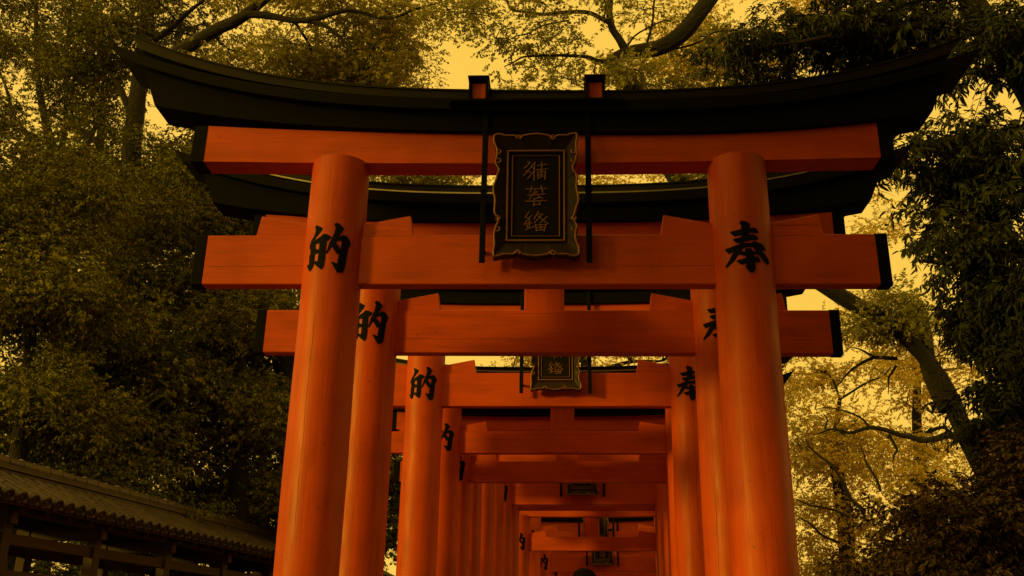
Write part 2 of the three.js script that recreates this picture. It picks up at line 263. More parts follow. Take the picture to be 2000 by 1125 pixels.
  mesh('flashing', curvedBeam(3.1 * e, 3.102 * e, (t) => o0 + 0.001 + 0.43 * k * cub(t), (t) => o0 + 0.0145 + 0.43 * k * cub(t), 0.208, -0.208), gi ? mat.flashing : mat.roofMetal, rb);
  mesh('roof_edge', curvedBeam(3.21 * e, 3.225 * e, (t) => o0 + 0.071 * k + 0.5 * k * cub(t), (t) => o0 + 0.085 * k + 0.505 * k * cub(t), 0.207, -0.207), mat.roofMetal, rb);
  for (const n of ['upper_lintel', 'eave_board', 'roof_board']) G.children.find((c) => c.name === n).position.x = gi ? -0.07 : -0.1;
  if (!gi) for (const n of ['upper_lintel', 'eave_board', 'roof_board']) G.children.find((c) => c.name === n).rotation.z = -0.018;
  if (!plaque) mesh('strut', planarUV(boxAt(small ? 0.29 : 0.345, yS - H - hN + 0.02, 0.1, 0, (yS + H + hN) / 2 + 0.004, 0, 0.006), 'y', off()), red, G);
  else {
    for (const s of [-1, 1]) {
      const rbk = mesh('ridge_block', merge([boxAt(0.145, 0.19, 0.44, s * 0.435, o0 + 0.055, 0, 0.006), boxAt(0.018, 0.188, 0.5, s * 0.435 - 0.0635, o0 + 0.055, 0.03, 0.004), boxAt(0.018, 0.188, 0.5, s * 0.435 + 0.0635, o0 + 0.055, 0.03, 0.004)]), mat.lacquer, G);
      mesh('red_face', planarUV(boxAt(0.108, 0.16, 0.012, s * 0.435, o0 + 0.05, 0.222, 0.003), 'y', off()), mat.vermilion, rbk);
      mesh('ridge_cap', boxAt(0.16, 0.014, 0.54, s * 0.435, o0 + 0.158, 0.02, 0.004), mat.roofMetal, rbk);
    }
    mesh('cross_board', boxAt(1.28, gi ? 0.04 : 0.026, 0.06, 0, l0 + 0.055, 0.246, 0.005), gi ? mat.flashing : mat.lacquer, G);
    for (const s of [-1, 1]) mesh('board_end', boxAt(0.014, 0.045, 0.066, s * 0.642, l0 + 0.052, 0.248, 0.003), mat.boardBlack, G);
    makePlaque(gi, X, depth, yaw, H, hN, b0);
  }
});

function makePlaque(gi, X, depth, yaw, H, hN, b0) {
  const labels = { 0: 'dark plaque with three bronze characters on the front gate', 2: 'dark plaque hanging on the third gate, lower half in view', 8: 'small plaque on the ninth gate, only its scalloped bottom showing', 11: 'plaque behind the strut of the eleventh gate', 12: 'narrow plaque on the farthest gate above a person' };
  const P = thing('hanging_plaque', labels[gi], 'plaque', 'plaques hanging on the gates');
  const wide = 0.6, tall = 0.93, scale = gi ? 0.92 : 1;
  
  P.position.set(X, 0, -depth); P.rotation.y = yaw * Math.PI / 180;
  const toLocal = new THREE.Matrix4().makeTranslation(0, H + 0.155, 0.14).multiply(new THREE.Matrix4().makeRotationX(0.09)).multiply(new THREE.Matrix4().makeScale(scale, scale, scale));   // hangs leaning forward
  const put = (g) => g.applyMatrix4(toLocal);
  // scalloped outline, counter-clockwise
  const out = [], w2 = wide / 2, N = 26;
  const lobe = (t) => { const a = Math.abs(t - 0.5) * 2; return -0.022 * Math.max(0, Math.cos((a - 0.42) * Math.PI / 0.2)) * (Math.abs(a - 0.42) < 0.1 ? 1 : 0) + (a < 0.28 ? 0.012 * Math.cos(a / 0.28 * Math.PI / 2) : 0) + (a > 0.78 ? 0.016 * Math.sin((a - 0.78) / 0.22 * Math.PI / 2) : 0) - 0.004; };
  const lobeV = (t) => lobe(t) + 0.007 * Math.sin(t * Math.PI * 10);
  for (let i = 0; i < N; i++) out.push([-w2 + wide * i / N, -lobe(i / N)]);
  for (let i = 0; i < N * 1.5; i++) out.push([w2 + lobeV(i / (N * 1.5)), tall * i / (N * 1.5)]);
  for (let i = 0; i < N; i++) out.push([w2 - wide * i / N, tall + lobe(i / N)]);
  for (let i = 0; i < N * 1.5; i++) out.push([-w2 - lobeV(i / (N * 1.5)), tall - tall * i / (N * 1.5)]);
  const ix = 0.205, iy0 = 0.125, iy1 = tall - 0.12, pos = [], idx = [], n = out.length, cy = tall / 2;
  out.forEach(([x, y]) => { // flared moulding: rim forward, falling back to the inner frame, plus the outer side
    const t = Math.max(Math.abs(x) / w2, Math.abs(y - cy) / cy), qx = Math.max(-ix, Math.min(ix, x / t * ix / w2)), qy = Math.max(iy0, Math.min(iy1, cy + (y - cy) / t * (iy1 - iy0) / tall));
    pos.push(x, y, 0.0, x, y, 0.075, x * 0.965, cy + (y - cy) * 0.975, 0.085, qx, qy, 0.035);
  });
  for (let i = 0; i < n; i++) { const a = i * 4, b = (i + 1) % n * 4; for (let q = 0; q < 3; q++) idx.push(a + q, b + q, a + q + 1, a + q + 1, b + q, b + q + 1); }
  const fg = new THREE.BufferGeometry(); fg.setAttribute('position', new THREE.Float32BufferAttribute(pos, 3)); fg.setIndex(idx);
  const fgn = planarUV(fg, 'y'); fgn.computeVertexNormals();
  const frame = mesh('frame', put(fgn), mat.frame, P);
  const rim = new THREE.TubeGeometry(new THREE.CatmullRomCurve3(out.map(([x, y]) => V(x * 0.968, cy + (y - cy) * 0.978, 0.086)), true, 'catmullrom', 0.3), 260, 0.008, 6, true);
  mesh('gilt_rim', put(rim), mat.bronze, frame);
  const curls = [];
  for (const [cx, cyy] of [[-0.125, 0.025], [0.125, 0.025], [-0.125, tall - 0.03], [0.125, tall - 0.03], [-w2 + 0.03, 0.2], [w2 - 0.03, 0.2], [-w2 + 0.03, 0.28], [w2 - 0.03, 0.28], [-w2 + 0.03, 0.72], [w2 - 0.03, 0.72], [-w2 + 0.03, 0.79], [w2 - 0.03, 0.79]]) curls.push(new THREE.TorusGeometry(0.016, 0.0065, 5, 12, 4.6).rotateZ(cx * 9).translate(cx, cyy, 0.088));
  mesh('scroll_ornament', put(merge(curls)), mat.bronze, frame).userData.kind = 'stuff';
  mesh('panel', put(planarUV(boxAt(ix * 2 + 0.01, iy1 - iy0 + 0.01, 0.03, 0, (iy0 + iy1) / 2, 0.02, 0.002), 'y')), mat.panel, P);
  const bar = (x, y, w, h, z, d) => boxAt(w, h, d, x, y, z, 0.004);
  for (const [m, d, z] of [[0.0, 0.011, 0.048], [0.035, 0.0065, 0.042]]) {
    const a = ix - m, y0 = iy0 + m, y1 = iy1 - m;
    mesh('moulding', put(merge([bar(-a, (y0 + y1) / 2, d * 1.3, y1 - y0 + d, z, d * 2), bar(a, (y0 + y1) / 2, d * 1.3, y1 - y0 + d, z, d * 2), bar(0, y0, 2 * a - d * 1.3, d * 1.3, z, d * 2), bar(0, y1, 2 * a - d * 1.3, d * 1.3, z, d * 2)])), m ? mat.bronze : mat.moulding, P);
  }
  const pick = gi === 0 ? [0, 1, 2] : [1, 0, 2];
  pick.forEach((ci, row) => {
    const strokes = SEG[ci].map(([x0, y0, x1, y1], si) => {
      const cyz = [237, 575, 912][ci], k = 0.000645, ax = (x0 - 255) * k, ay = (cyz - y0) * k, bx = (x1 - 255) * k, by = (cyz - y1) * k, l = Math.hypot(bx - ax, by - ay), yy = iy0 + (iy1 - iy0) * [0.775, 0.495, 0.215][row];
      return boxAt(l + 0.008, 0.0085, 0.008, 0, 0, 0, 0.0025).rotateZ(Math.atan2(by - ay, bx - ax)).translate((ax + bx) / 2, (ay + by) / 2 + yy, 0.0385 + si * 0.0002);
    });
    mesh('raised_character', put(merge(strokes)), mat.moulding, P);
  });
  for (const s of [-1, 1]) { // iron hanging straps
    const y0 = H + 0.12, y1 = b0 + 0.14, z = 0.168;
    const rod = mesh('hanging_strap', merge([boxAt(0.042, y1 - y0, 0.022, s * 0.38, (y0 + y1) / 2, z, 0.004), boxAt(0.052, 0.035, 0.03, s * 0.38, H + 0.63, z, 0.006), boxAt(0.052, 0.035, 0.03, s * 0.38, H + 0.69, z, 0.006)]), mat.ink, P);
    mesh('strap_bracket', boxAt(0.03, 0.025, 0.11, s * 0.38, H + 0.24, z - 0.06, 0.004), mat.ink, rod);
  }
}
globalThis.__stage?.('gates');

// ---------------------------------------------------------------- tiled-roof gallery on the left
{
  const C = thing('roofed_gallery', 'low open timber gallery under a grey tiled roof, left of the gates', 'gallery');
  const a = 12.5 * Math.PI / 180, L = 20;                       // local x runs along the gallery away from the viewer, local z towards the path
  C.position.set(-6.5, 0, -12.6); C.rotation.y = Math.PI / 2 - a;
  const EV = 2.9, RUN = 0.93, RISE = 0.42, slope = Math.atan2(RISE, RUN), s0 = -4, pitch = 0.25, len = Math.hypot(RUN, RISE);
  // front eave at z = 0, ridge at z = -RUN
  const roofM = new THREE.Matrix4().makeTranslation(0, EV, 0).multiply(new THREE.Matrix4().makeRotationX(slope));   // local: -z goes up the slope
  const cover = (() => { const pos = [], idx = [], n = 8, l = len / 3.4 + 0.03; for (let j = 0; j < 2; j++) for (let i = 0; i <= n; i++) { const q = Math.PI * i / n, r = j ? 0.074 : 0.079; pos.push(Math.cos(q) * r, Math.sin(q) * r, -j * l); } for (let i = 0; i < n; i++) idx.push(i, i + 1, i + n + 1, i + 1, i + n + 2, i + n + 1); const c = pos.length / 3; pos.push(0, 0, 0); for (let i = 0; i <= n; i++) { const q = Math.PI * i / n; pos.push(Math.cos(q) * 0.079, Math.sin(q) * 0.079, 0); } for (let i = 0; i < n; i++) idx.push(c, c + 1 + i, c + 2 + i); const g = new THREE.BufferGeometry(); g.setAttribute('position', new THREE.Float32BufferAttribute(pos, 3)); g.setIndex(idx); g.computeVertexNormals(); return planarUV(g, 'z'); })();
  const disc = (() => { const g = merge([new THREE.CylinderGeometry(0.092, 0.092, 0.04, 14).rotateX(Math.PI / 2), new THREE.TorusGeometry(0.074, 0.01, 5, 14).translate(0, 0, 0.021), new THREE.SphereGeometry(0.02, 8, 5).translate(0, 0, 0.015)]); return planarUV(g, 'x'); })();
  const pan = (() => { const g = new THREE.BufferGeometry(), pos = [], idx = []; const n = 5; for (let k = 0; k < 4; k++) for (let i = 0; i <= n; i++) { const x = -0.1 + 0.2 * i / n, y = -0.055 + 0.05 * (2 * i / n - 1) ** 2, z0 = -k * len / 4, z1 = z0 - len / 4 - 0.01; pos.push(x, y + 0.014, z0, x, y, z1, x, y - 0.012, z0); } for (let k = 0; k < 4; k++) for (let i = 0; i < n; i++) { const b = (k * (n + 1) + i) * 3; idx.push(b, b + 3, b + 1, b + 1, b + 3, b + 4, b + 2, b + 5, b, b + 5, b + 3, b); } g.setAttribute('position', new THREE.Float32BufferAttribute(pos, 3)); g.setIndex(idx); g.computeVertexNormals(); return planarUV(g, 'z'); })();
  const roof = mesh('roof_deck', planarUV(merge([boxAt(L, 0.05, len, s0 + L / 2, -0.095, -len / 2, 0.005).applyMatrix4(roofM), boxAt(L, 0.05, len, s0 + L / 2, -0.095, -len / 2, 0.005).applyMatrix4(new THREE.Matrix4().makeTranslation(0, 0, -2 * RUN).multiply(new THREE.Matrix4().makeScale(1, 1, -1)).multiply(roofM))])), mat.timber, C);
  const nc = Math.floor(L / pitch), place = (m, x, z, dy = 0, tilt = 0) => { m.applyMatrix4(new THREE.Matrix4().makeTranslation(x, 0, 0).multiply(roofM).multiply(new THREE.Matrix4().makeTranslation(0, 0.012 + dy, z)).multiply(new THREE.Matrix4().makeRotationX(tilt))); };
  for (let i = 0; i < nc; i++) {
    const x = s0 + pitch * (i + 0.5);
    for (let k = 0; k < 3; k++) place(mesh('cover_tile', cover, mat.tile[Math.floor(rnd() * 3)], roof), x + R(-0.004, 0.004), -k * len / 3.4 - 0.01, 0.004 + R(0, 0.004), R(-0.006, 0.006));
    place(mesh('eave_tile', disc, mat.tile[Math.floor(rnd() * 3)], roof), x, 0.015, -0.004, slope * 0.4);
    place(mesh('pan_tile', pan, mat.tile[Math.floor(rnd() * 3)], roof), x + pitch / 2, 0.02, -0.012, R(-0.004, 0.004));
  }
  // ridge: two flat courses and a row of round tiles
  const yr = EV + RISE;
  const ridge = mesh('ridge', planarUV(merge([boxAt(L, 0.1, 0.26, s0 + L / 2, yr + 0.02, -RUN, 0.01)])), mat.tile[1], C);
  mesh('flat_course', planarUV(boxAt(L, 0.028, 0.3, s0 + L / 2, yr + 0.085, -RUN, 0.008)), mat.tile[2], ridge);
  mesh('flat_course', planarUV(boxAt(L, 0.05, 0.24, s0 + L / 2, yr + 0.123, -RUN, 0.008)), mat.tile[1], ridge);
  const rt = planarUV(merge([new THREE.CylinderGeometry(0.1, 0.094, 0.31, 14, 1).rotateZ(Math.PI / 2), new THREE.CylinderGeometry(0.104, 0.104, 0.026, 14, 1).rotateZ(Math.PI / 2).translate(-0.15, 0, 0)]), 'x');
  for (let i = 0; i < L / 0.3; i++) { const m = mesh('ridge_tile', rt, mat.tile[Math.floor(rnd() * 3)], ridge); m.position.set(s0 + 0.15 + i * 0.3, yr + 0.178 + R(-0.004, 0.004), -RUN + R(-0.004, 0.004)); m.rotation.z = R(-0.012, 0.012); }
  // timber frame
  for (let i = 0; i < 10; i++) {
    const x = -3.4 + i * 2.0;
    for (const z of [-0.34, -1.5]) mesh('post', planarUV(boxAt(0.17, EV - 0.16, 0.17, x, (EV - 0.16) / 2, z, 0.012), 'y', [R(0, 9), R(0, 9)]), mat.timber, C);
    mesh('cross_beam', planarUV(boxAt(0.13, 0.16, 1.5, x, EV - 0.24, -0.93, 0.01), 'z'), mat.timber, C);
  }
  for (const z of [-0.34, -1.5]) {
    mesh('wall_plate', planarUV(boxAt(L, 0.17, 0.14, s0 + L / 2, EV - 0.085, z, 0.01)), mat.timber, C);
    for (const [y, h] of [[EV - 0.5, 0.15], [EV - 0.98, 0.17], [1.1, 0.15], [0.5, 0.15]]) mesh('rail', planarUV(boxAt(L - 0.8, h, 0.07, s0 + L / 2, y, z, 0.008), 'x', [R(0, 9), R(0, 9)]), mat.timber, C);
  }
  for (let i = 0; i < nc; i += 2) mesh('rafter', planarUV(boxAt(0.07, 0.08, len - 0.06, 0, 0, 0, 0.006), 'z').applyMatrix4(new THREE.Matrix4().makeTranslation(s0 + pitch * (i + 0.5), 0, 0).multiply(roofM).multiply(new THREE.Matrix4().makeTranslation(0, -0.163, -len / 2 - 0.01))), mat.timber, C);
}

// ---------------------------------------------------------------- trees
// sprays: a twig with leaves, instanced through the crowns
function leafBlade(l, w, fold, droop) { const p = [[0, 0, 0], [l * 0.3, fold, w * 0.45], [l * 0.7, fold - droop * 0.5, w * 0.36], [l, -droop, 0], [l * 0.7, fold - droop * 0.5, -w * 0.36], [l * 0.3, fold, -w * 0.45], [l * 0.5, -droop * 0.25, 0]]; const f = [[0, 1, 6], [1, 2, 6], [2, 3, 6], [3, 4, 6], [4, 5, 6], [5, 0, 6]], pos = []; for (const t of f) for (const i of t) pos.push(...p[i]); const g = new THREE.BufferGeometry(); g.setAttribute('position', new THREE.Float32BufferAttribute(pos, 3)); return g; }
function sprayGeo(seed, leaves, l, w, spread, hang) {
  const r = mulberry(seed), q = (a, b) => a + (b - a) * r(), list = [];
  const T = spread; // twig length along +x
  for (let i = 0; i < leaves; i++) {
    const t = i === leaves - 1 ? 1 : q(0.15, 1), side = i % 2 ? 1 : -1, g = leafBlade(l * q(0.7, 1.2), w * q(0.75, 1.2), l * 0.06, l * q(0.02, 0.25));
    g.applyMatrix4(new THREE.Matrix4().makeTranslation(T * t, q(-0.02, 0.02), 0).multiply(new THREE.Matrix4().makeRotationFromEuler(new THREE.Euler(q(-0.9, 0.9), side * q(0.3, 1.2), -hang + q(-0.5, 0.5), 'YZX'))));
    list.push(g);
  }
  const tw = [[0, 0, 0, T, 0, 0.004, T, 0, -0.004], [0, 0.004, 0, 0, -0.004, 0, T, 0, 0]]; for (const t of tw) { const g = new THREE.BufferGeometry(); g.setAttribute('position', new THREE.Float32BufferAttribute(t, 3)); list.push(g); }
  const g = mergeGeometries(list); g.computeVertexNormals(); return g;
}
const sprays = {
  broad: [1, 2, 3].map((s) => sprayGeo(s, 13, 0.07, 0.038, 0.32, 0.4)),
  fine: [4, 5, 6].map((s) => sprayGeo(s, 12, 0.06, 0.032, 0.26, 0.2)),
  long: [7, 8, 9].map((s) => sprayGeo(s, 10, 0.12, 0.034, 0.26, 0.75)),
};
let sprayTotal = 0;
// a bunch: many sprays round a twig end, merged once and instanced; leaves differ a little in colour
const bunchCache = {};
function bunches(kind, size, per, scale) {
  const key = [kind, size, per, scale].join();
  return bunchCache[key] ??= [0, 1, 2].map((v) => {
    const r = mulberry(900 + v * 77 + per + Math.round(size * 1000)), q = (a, b) => a + (b - a) * r(), list = [], M = new THREE.Matrix4(), Q = new THREE.Quaternion();
    for (let k = 0; k < per; k++) {
      let x, y, z; do { x = q(-1, 1); y = q(-1, 1); z = q(-1, 1); } while (x * x + y * y + z * z > 1);
      const s = size * (0.35 + 0.85 * Math.sqrt(r())), g = sprays[kind][k % 3].clone(), sc = scale * q(0.75, 1.3);
      Q.setFromEuler(new THREE.Euler(q(-0.9, 0.9), Math.atan2(-z, x) + q(-1.2, 1.2), q(-0.5, 0.5) + y * 0.5 - 0.1, 'YZX'));
      g.applyMatrix4(M.compose(V(x * s, y * s * 0.62, z * s), Q, V(sc, sc, sc)));
      const n = g.attributes.position.count, col = new Float32Array(n * 3); let c = [1, 1, 1];
      for (let i = 0; i < n; i++) { if (i % 18 === 0) { const b = q(0.6, 1.4), w = q(-0.18, 0.18); c = [b * (1 + w), b, b * (1 - w)]; } col.set(c, i * 3); }
      g.setAttribute('color', new THREE.BufferAttribute(col, 3)); list.push(g);
    }
    return mergeGeometries(list);
  });
}
class Tree {
  constructor(name, label, category, group, seed, fill = 1) { this.fill = fill; this.g = thing(name, label, category, group); this.joints = []; this.woodGeo = []; this.trunkGeo = []; this.points = []; this.r = mulberry(seed); }
  q(a, b) { return a + (b - a) * this.r(); }
  trunk(pts, radii, sides = 12) { this.base ??= pts[0].clone().setY(0); this.trunkGeo.push(tube(pts, radii, sides, 0.18)); this.note(pts, radii); return this; }
  limb(pts, radii, sides = 7) {
    if (sides === 7) { const q = [pts[0]]; for (let i = 1; i < pts.length; i++) { const l = pts[i].distanceTo(pts[i - 1]) * 0.11; q.push(pts[i - 1].clone().lerp(pts[i], this.q(0.4, 0.6)).add(V(this.q(-l, l), this.q(-l, l), this.q(-l, l))), pts[i]); } pts = q; } this.woodGeo.push(tube(pts, radii, sides, 0.15)); this.note(pts, radii); return this; }
  note(pts, radii) { const c = new THREE.CatmullRomCurve3(pts); for (let i = 1; i <= 10; i++) this.joints.push([c.getPoint(i / 10), radii[0] + (radii[radii.length - 1] - radii[0]) * i / 10]); }
  nearest(p) { let b = null, bd = 1e9; for (const j of this.joints) { const d = j[0].distanceTo(p) + Math.max(0, j[0].y - p.y) * 0.8; if (d < bd) { bd = d; b = j; } } return b; }
  // leafy mass: an ellipsoid filled with bunches; each bunch hangs on a branch that grows from the nearest wood
  mass(c, rad, bunches, perBunch, size = 0.55, opt = {}) {
    let bough = null; bunches *= this.fill;
    for (let i = 0; i < bunches; i++) {
      const pad = opt.pad ?? 7; if (i % pad && bough) { const a = this.q(0, 6.283), rr = Math.sqrt(this.r()) * size * 2.1; const p = V(bough.x + Math.cos(a) * rr, bough.y + this.q(-0.3, 0.3) * size - rr * 0.12, bough.z + Math.sin(a) * rr); this.points.push([p.x, p.y, p.z, size, perBunch, opt.scale ?? 1]); if (this.r() < 0.6) this.woodGeo.push(tube([bough, bough.clone().lerp(p, 0.5).add(V(0, 0.06, 0)), p], [0.012, 0.004], 4)); continue; }
      let p; for (let tries = 0; tries < 12; tries++) { const d = V(this.q(-1, 1), this.q(-1, 1), this.q(-1, 1)); if (d.lengthSq() > 1) continue; p = V(c.x + d.x * rad[0], c.y + d.y * rad[1], c.z + d.z * rad[2]); const n = noise.noise(p.x * 0.55 + 3, p.y * 0.55, p.z * 0.55); if (n > (opt.gap ?? -0.25)) break; }
      if (!p) continue;
      bough = p;
      const j = this.nearest(p), d = j[0].distanceTo(p);
      if (d > 0.25 && this.r() < (opt.wood ?? 1)) {
        const m = j[0].clone().lerp(p, 0.5).add(V(this.q(-0.12, 0.12) * d, this.q(-0.02, 0.18) * d, this.q(-0.12, 0.12) * d)), m2 = j[0].clone().lerp(p, 0.8).add(V(this.q(-0.08, 0.08) * d, this.q(-0.04, 0.1) * d, this.q(-0.08, 0.08) * d)), r0 = Math.min(j[1] * 0.7, (0.012 + 0.014 * d) * (opt.thick ?? 1));
        this.woodGeo.push(tube([j[0], m, m2, p], [r0, r0 * 0.65, 0.006], 5)); this.joints.push([m, r0 * 0.7], [m2, r0 * 0.5], [p, 0.008]);
        for (let k = 0; k < (opt.twigs ?? 2); k++) { const e = p.clone().add(V(this.q(-1, 1), this.q(-0.6, 0.8), this.q(-1, 1)).multiplyScalar(size * 1.1)); this.woodGeo.push(tube([m2, m2.clone().lerp(e, 0.5).add(V(0, this.q(0, 0.1), 0)), e], [r0 * 0.4 + 0.003, 0.004], 4)); }
      }
      this.points.push([p.x, p.y, p.z, size, perBunch, opt.scale ?? 1]);
    }
    return this;
  }
  done(kind, leaf, bark, tintA, tintB) {
    if (this.trunkGeo.length) mesh('trunk', merge(this.trunkGeo), bark, this.g);
    if (this.woodGeo.length) { const b = mesh('branches', merge(this.woodGeo), bark, this.g); b.userData.kind = 'stuff'; }
    const M = new THREE.Matrix4(), Q = new THREE.Quaternion(), E = new THREE.Euler(), c = new THREE.Color(), sets = {};
    this.points.forEach((p, i) => { const k = p.slice(3).join(); (sets[k] ??= [[], [], []])[i % 3].push(p); });
    for (const set of Object.values(sets)) set.forEach((list, v) => {
      if (!list.length) return;
      const [, , , size, per, scale] = list[0], im = new THREE.InstancedMesh(bunches(kind, size, per, scale)[v], leaf, list.length); im.name = 'crown'; im.castShadow = im.receiveShadow = true; im.userData.kind = 'stuff';
      list.forEach(([x, y, z], i) => {
        E.set(this.q(-0.25, 0.25), this.q(0, 6.283), this.q(-0.25, 0.25)); Q.setFromEuler(E);
        const s = this.q(0.85, 1.15); M.compose(V(x, y, z), Q, V(s, s, s)); im.setMatrixAt(i, M);
        const n = 0.5 + 0.6 * noise.noise(x * 0.8, y * 0.8, z * 0.8) + this.q(-0.3, 0.3); c.copy(tintA).lerp(tintB, Math.max(0, Math.min(1, n))); im.setColorAt(i, c);
      });
      this.g.add(im); sprayTotal += list.length;
    });
    return this.g;
  }
}
const ell = (px, py, rx, ry, depth, rd) => { const c = at(px, py, depth), s = c.distanceTo(EYE) / FOCAL; return [c, [rx * s, ry * s, rd]]; };
const ground = (px, depth, dx = 0) => { const p = at(px, 1100, depth); return V(p.x + dx, -0.05, p.z); };
const white = rgb(1, 1, 1), warm = rgb(1.15, 1.05, 0.8), ochre = rgb(1.4, 1.25, 0.65), rust = rgb(1.35, 1.0, 0.6), cool = rgb(0.75, 0.85, 0.7);

// --- left woods, behind the gallery
{
  const grp = 'trees of the left woods';
  let T;
  T = new Tree('maple_tree', 'leafy tree with sunlit drooping foliage, closest behind the gallery roof', 'tree', grp, 101, 1.5);
  T.trunk([ground(30, 17), at(35, 900, 17), at(60, 640, 17.2), at(40, 380, 17.5)], [0.2, 0.15, 0.1, 0.05]);
  T.mass(...ell(30, 480, 150, 190, 17, 1.3), 55, 46, 0.5).mass(...ell(60, 720, 150, 170, 17, 1.2), 48, 46, 0.5).mass(...ell(-60, 300, 110, 130, 17, 1.2), 20, 46, 0.5);
  T.done('broad', mat.leafForest, mat.bark, warm, ochre);

  T = new Tree('tall_tree', 'tall straight tree whose bare trunk rises past the roof tip', 'tree', grp, 102, 2.6);
  T.trunk([ground(215, 23), at(225, 800, 23), at(250, 400, 23), at(262, 250, 23), at(285, 60, 23), at(295, -160, 23)], [0.34, 0.3, 0.27, 0.24, 0.2, 0.14]);
  T.limb([at(262, 240, 23), at(220, 150, 23.3), at(150, 60, 23.6)], [0.1, 0.07, 0.03]).limb([at(280, 120, 23), at(330, 60, 22.6), at(400, 0, 22)], [0.1, 0.07, 0.04]).limb([at(255, 330, 23), at(170, 260, 23), at(90, 220, 23.5)], [0.09, 0.06, 0.03]);
  T.mass(...ell(150, 40, 190, 130, 24, 1.8), 40, 30, 0.45, { gap: -0.05, pad: 4 }).mass(...ell(330, 60, 150, 110, 23, 1.6), 26, 30, 0.45, { gap: -0.05, pad: 4 }).mass(...ell(280, 350, 170, 100, 23.5, 1.5), 44, 40, 0.5).mass(...ell(120, 230, 150, 110, 24, 1.5), 26, 34, 0.5, { gap: 0.02 });
  T.done('broad', mat.leafForest, mat.bark, white, ochre);

  T = new Tree('thin_tree', 'slender forked tree with several dark stems against the sky', 'tree', grp, 103, 2.8);
  T.trunk([ground(110, 26), at(110, 700, 26), at(105, 330, 26), at(75, 160, 26), at(70, -40, 26)], [0.22, 0.17, 0.13, 0.09, 0.05]).limb([at(105, 330, 26), at(130, 180, 26), at(140, 0, 26)], [0.1, 0.07, 0.04]).limb([at(108, 420, 26), at(185, 250, 26), at(200, 60, 26)], [0.09, 0.07, 0.03]).limb([at(105, 360, 26), at(30, 230, 26), at(-10, 120, 26)], [0.08, 0.05, 0.03]);
  T.mass(...ell(80, 90, 150, 130, 27, 1.6), 24, 30, 0.5, { gap: -0.05, pad: 4 }).mass(...ell(100, 420, 150, 130, 27, 1.6), 45, 42, 0.6);
  T.done('broad', mat.leafForest, mat.bark, white, ochre);

  T = new Tree('round_tree', 'bushy tree filling the space beside the front gate tie beam end', 'tree', grp, 104, 1.7);
  T.trunk([ground(470, 21), at(470, 900, 21), at(460, 600, 21), at(440, 380, 21)], [0.22, 0.18, 0.12, 0.06]);
  T.mass(...ell(420, 470, 190, 150, 21, 1.6), 75, 46, 0.55).mass(...ell(420, 700, 200, 150, 21, 1.6), 85, 46, 0.55).mass(...ell(460, 880, 170, 110, 21.5, 1.3), 40, 46, 0.55);
  T.done('broad', mat.leafForest, mat.bark, warm, ochre);

  T = new Tree('shaded_tree', 'shady evergreen tree just above the gallery ridge', 'tree', grp, 105, 1.7);
  T.trunk([ground(250, 20), at(240, 880, 20), at(225, 640, 20), at(235, 520, 20)], [0.2, 0.16, 0.1, 0.05]);
  T.mass(...ell(230, 640, 130, 130, 20.5, 1.3), 42, 44, 0.5).mass(...ell(240, 830, 200, 130, 20.5, 1.2), 60, 46, 0.5).mass(...ell(120, 900, 160, 120, 19.5, 0.9), 40, 44, 0.5);
  T.done('broad', mat.leafForest, mat.bark, white, warm);

  T = new Tree('undergrowth_tree', 'low dark tree seen through the gallery posts', 'tree', grp, 106, 1.9);
  T.trunk([ground(330, 21), at(330, 1080, 21), at(340, 960, 21)], [0.16, 0.12, 0.05]);
  T.mass(...ell(150, 1080, 260, 130, 19.5, 0.9), 62, 44, 0.5).mass(...ell(480, 1020, 160, 130, 23.5, 1.2), 50, 44, 0.55).mass(...ell(720, 980, 120, 220, 26, 1.5), 62, 44, 0.6);
  T.done('broad', mat.leafForest, mat.bark, cool, warm);

  T = new Tree('dense_tree', 'broad dense tree closing the far end of the left woods', 'tree', grp, 107, 1.8);
  T.trunk([ground(180, 32), at(180, 800, 32), at(190, 400, 32), at(200, 200, 32)], [0.4, 0.32, 0.22, 0.1]);
  T.mass(...ell(150, 660, 330, 270, 33, 2.2), 105, 40, 0.8, { scale: 1.3, twigs: 0 }).mass(...ell(500, 680, 230, 300, 33, 2.2), 80, 40, 0.8, { scale: 1.3, twigs: 0 });
  T.done('broad', mat.leafForest, mat.bark, cool, warm);

  // the big limbed tree over the left half of the front roof
  T = new Tree('spreading_tree', 'spreading tree with olive crown and crooked bough over the front roof', 'tree', grp, 108, 1.4);
  T.trunk([ground(620, 22), at(560, 700, 22), at(440, 330, 21), at(345, 105, 20)], [0.38, 0.34, 0.27, 0.2]);
  T.limb([at(345, 105, 20), at(420, 60, 19.5), at(470, 35, 19.2), at(560, -40, 19)], [0.17, 0.15, 0.13, 0.1], 9).limb([at(450, 42, 19.3), at(530, 32, 19), at(610, 42, 18.8), at(680, 90, 18.6), at(720, 130, 18.5)], [0.1, 0.085, 0.06, 0.035, 0.015]).limb([at(600, 40, 18.8), at(680, 20, 18.6), at(780, 30, 18.4), at(860, 5, 18.3)], [0.07, 0.05, 0.035, 0.02]);
  T.mass(...ell(640, 110, 200, 85, 20.5, 1.7), 95, 40, 0.48).mass(...ell(770, 130, 90, 55, 20.5, 1.4), 30, 40, 0.42).mass(...ell(560, 10, 220, 50, 20, 1.5), 24, 30, 0.45, { gap: 0.05 }).mass(...ell(800, 340, 150, 80, 23, 1.5), 65, 42, 0.5).mass(...ell(830, 15, 110, 35, 19, 1), 18, 30, 0.45, { gap: 0 });
  T.done('fine', mat.leafCanopy, mat.bark, white, ochre);
}
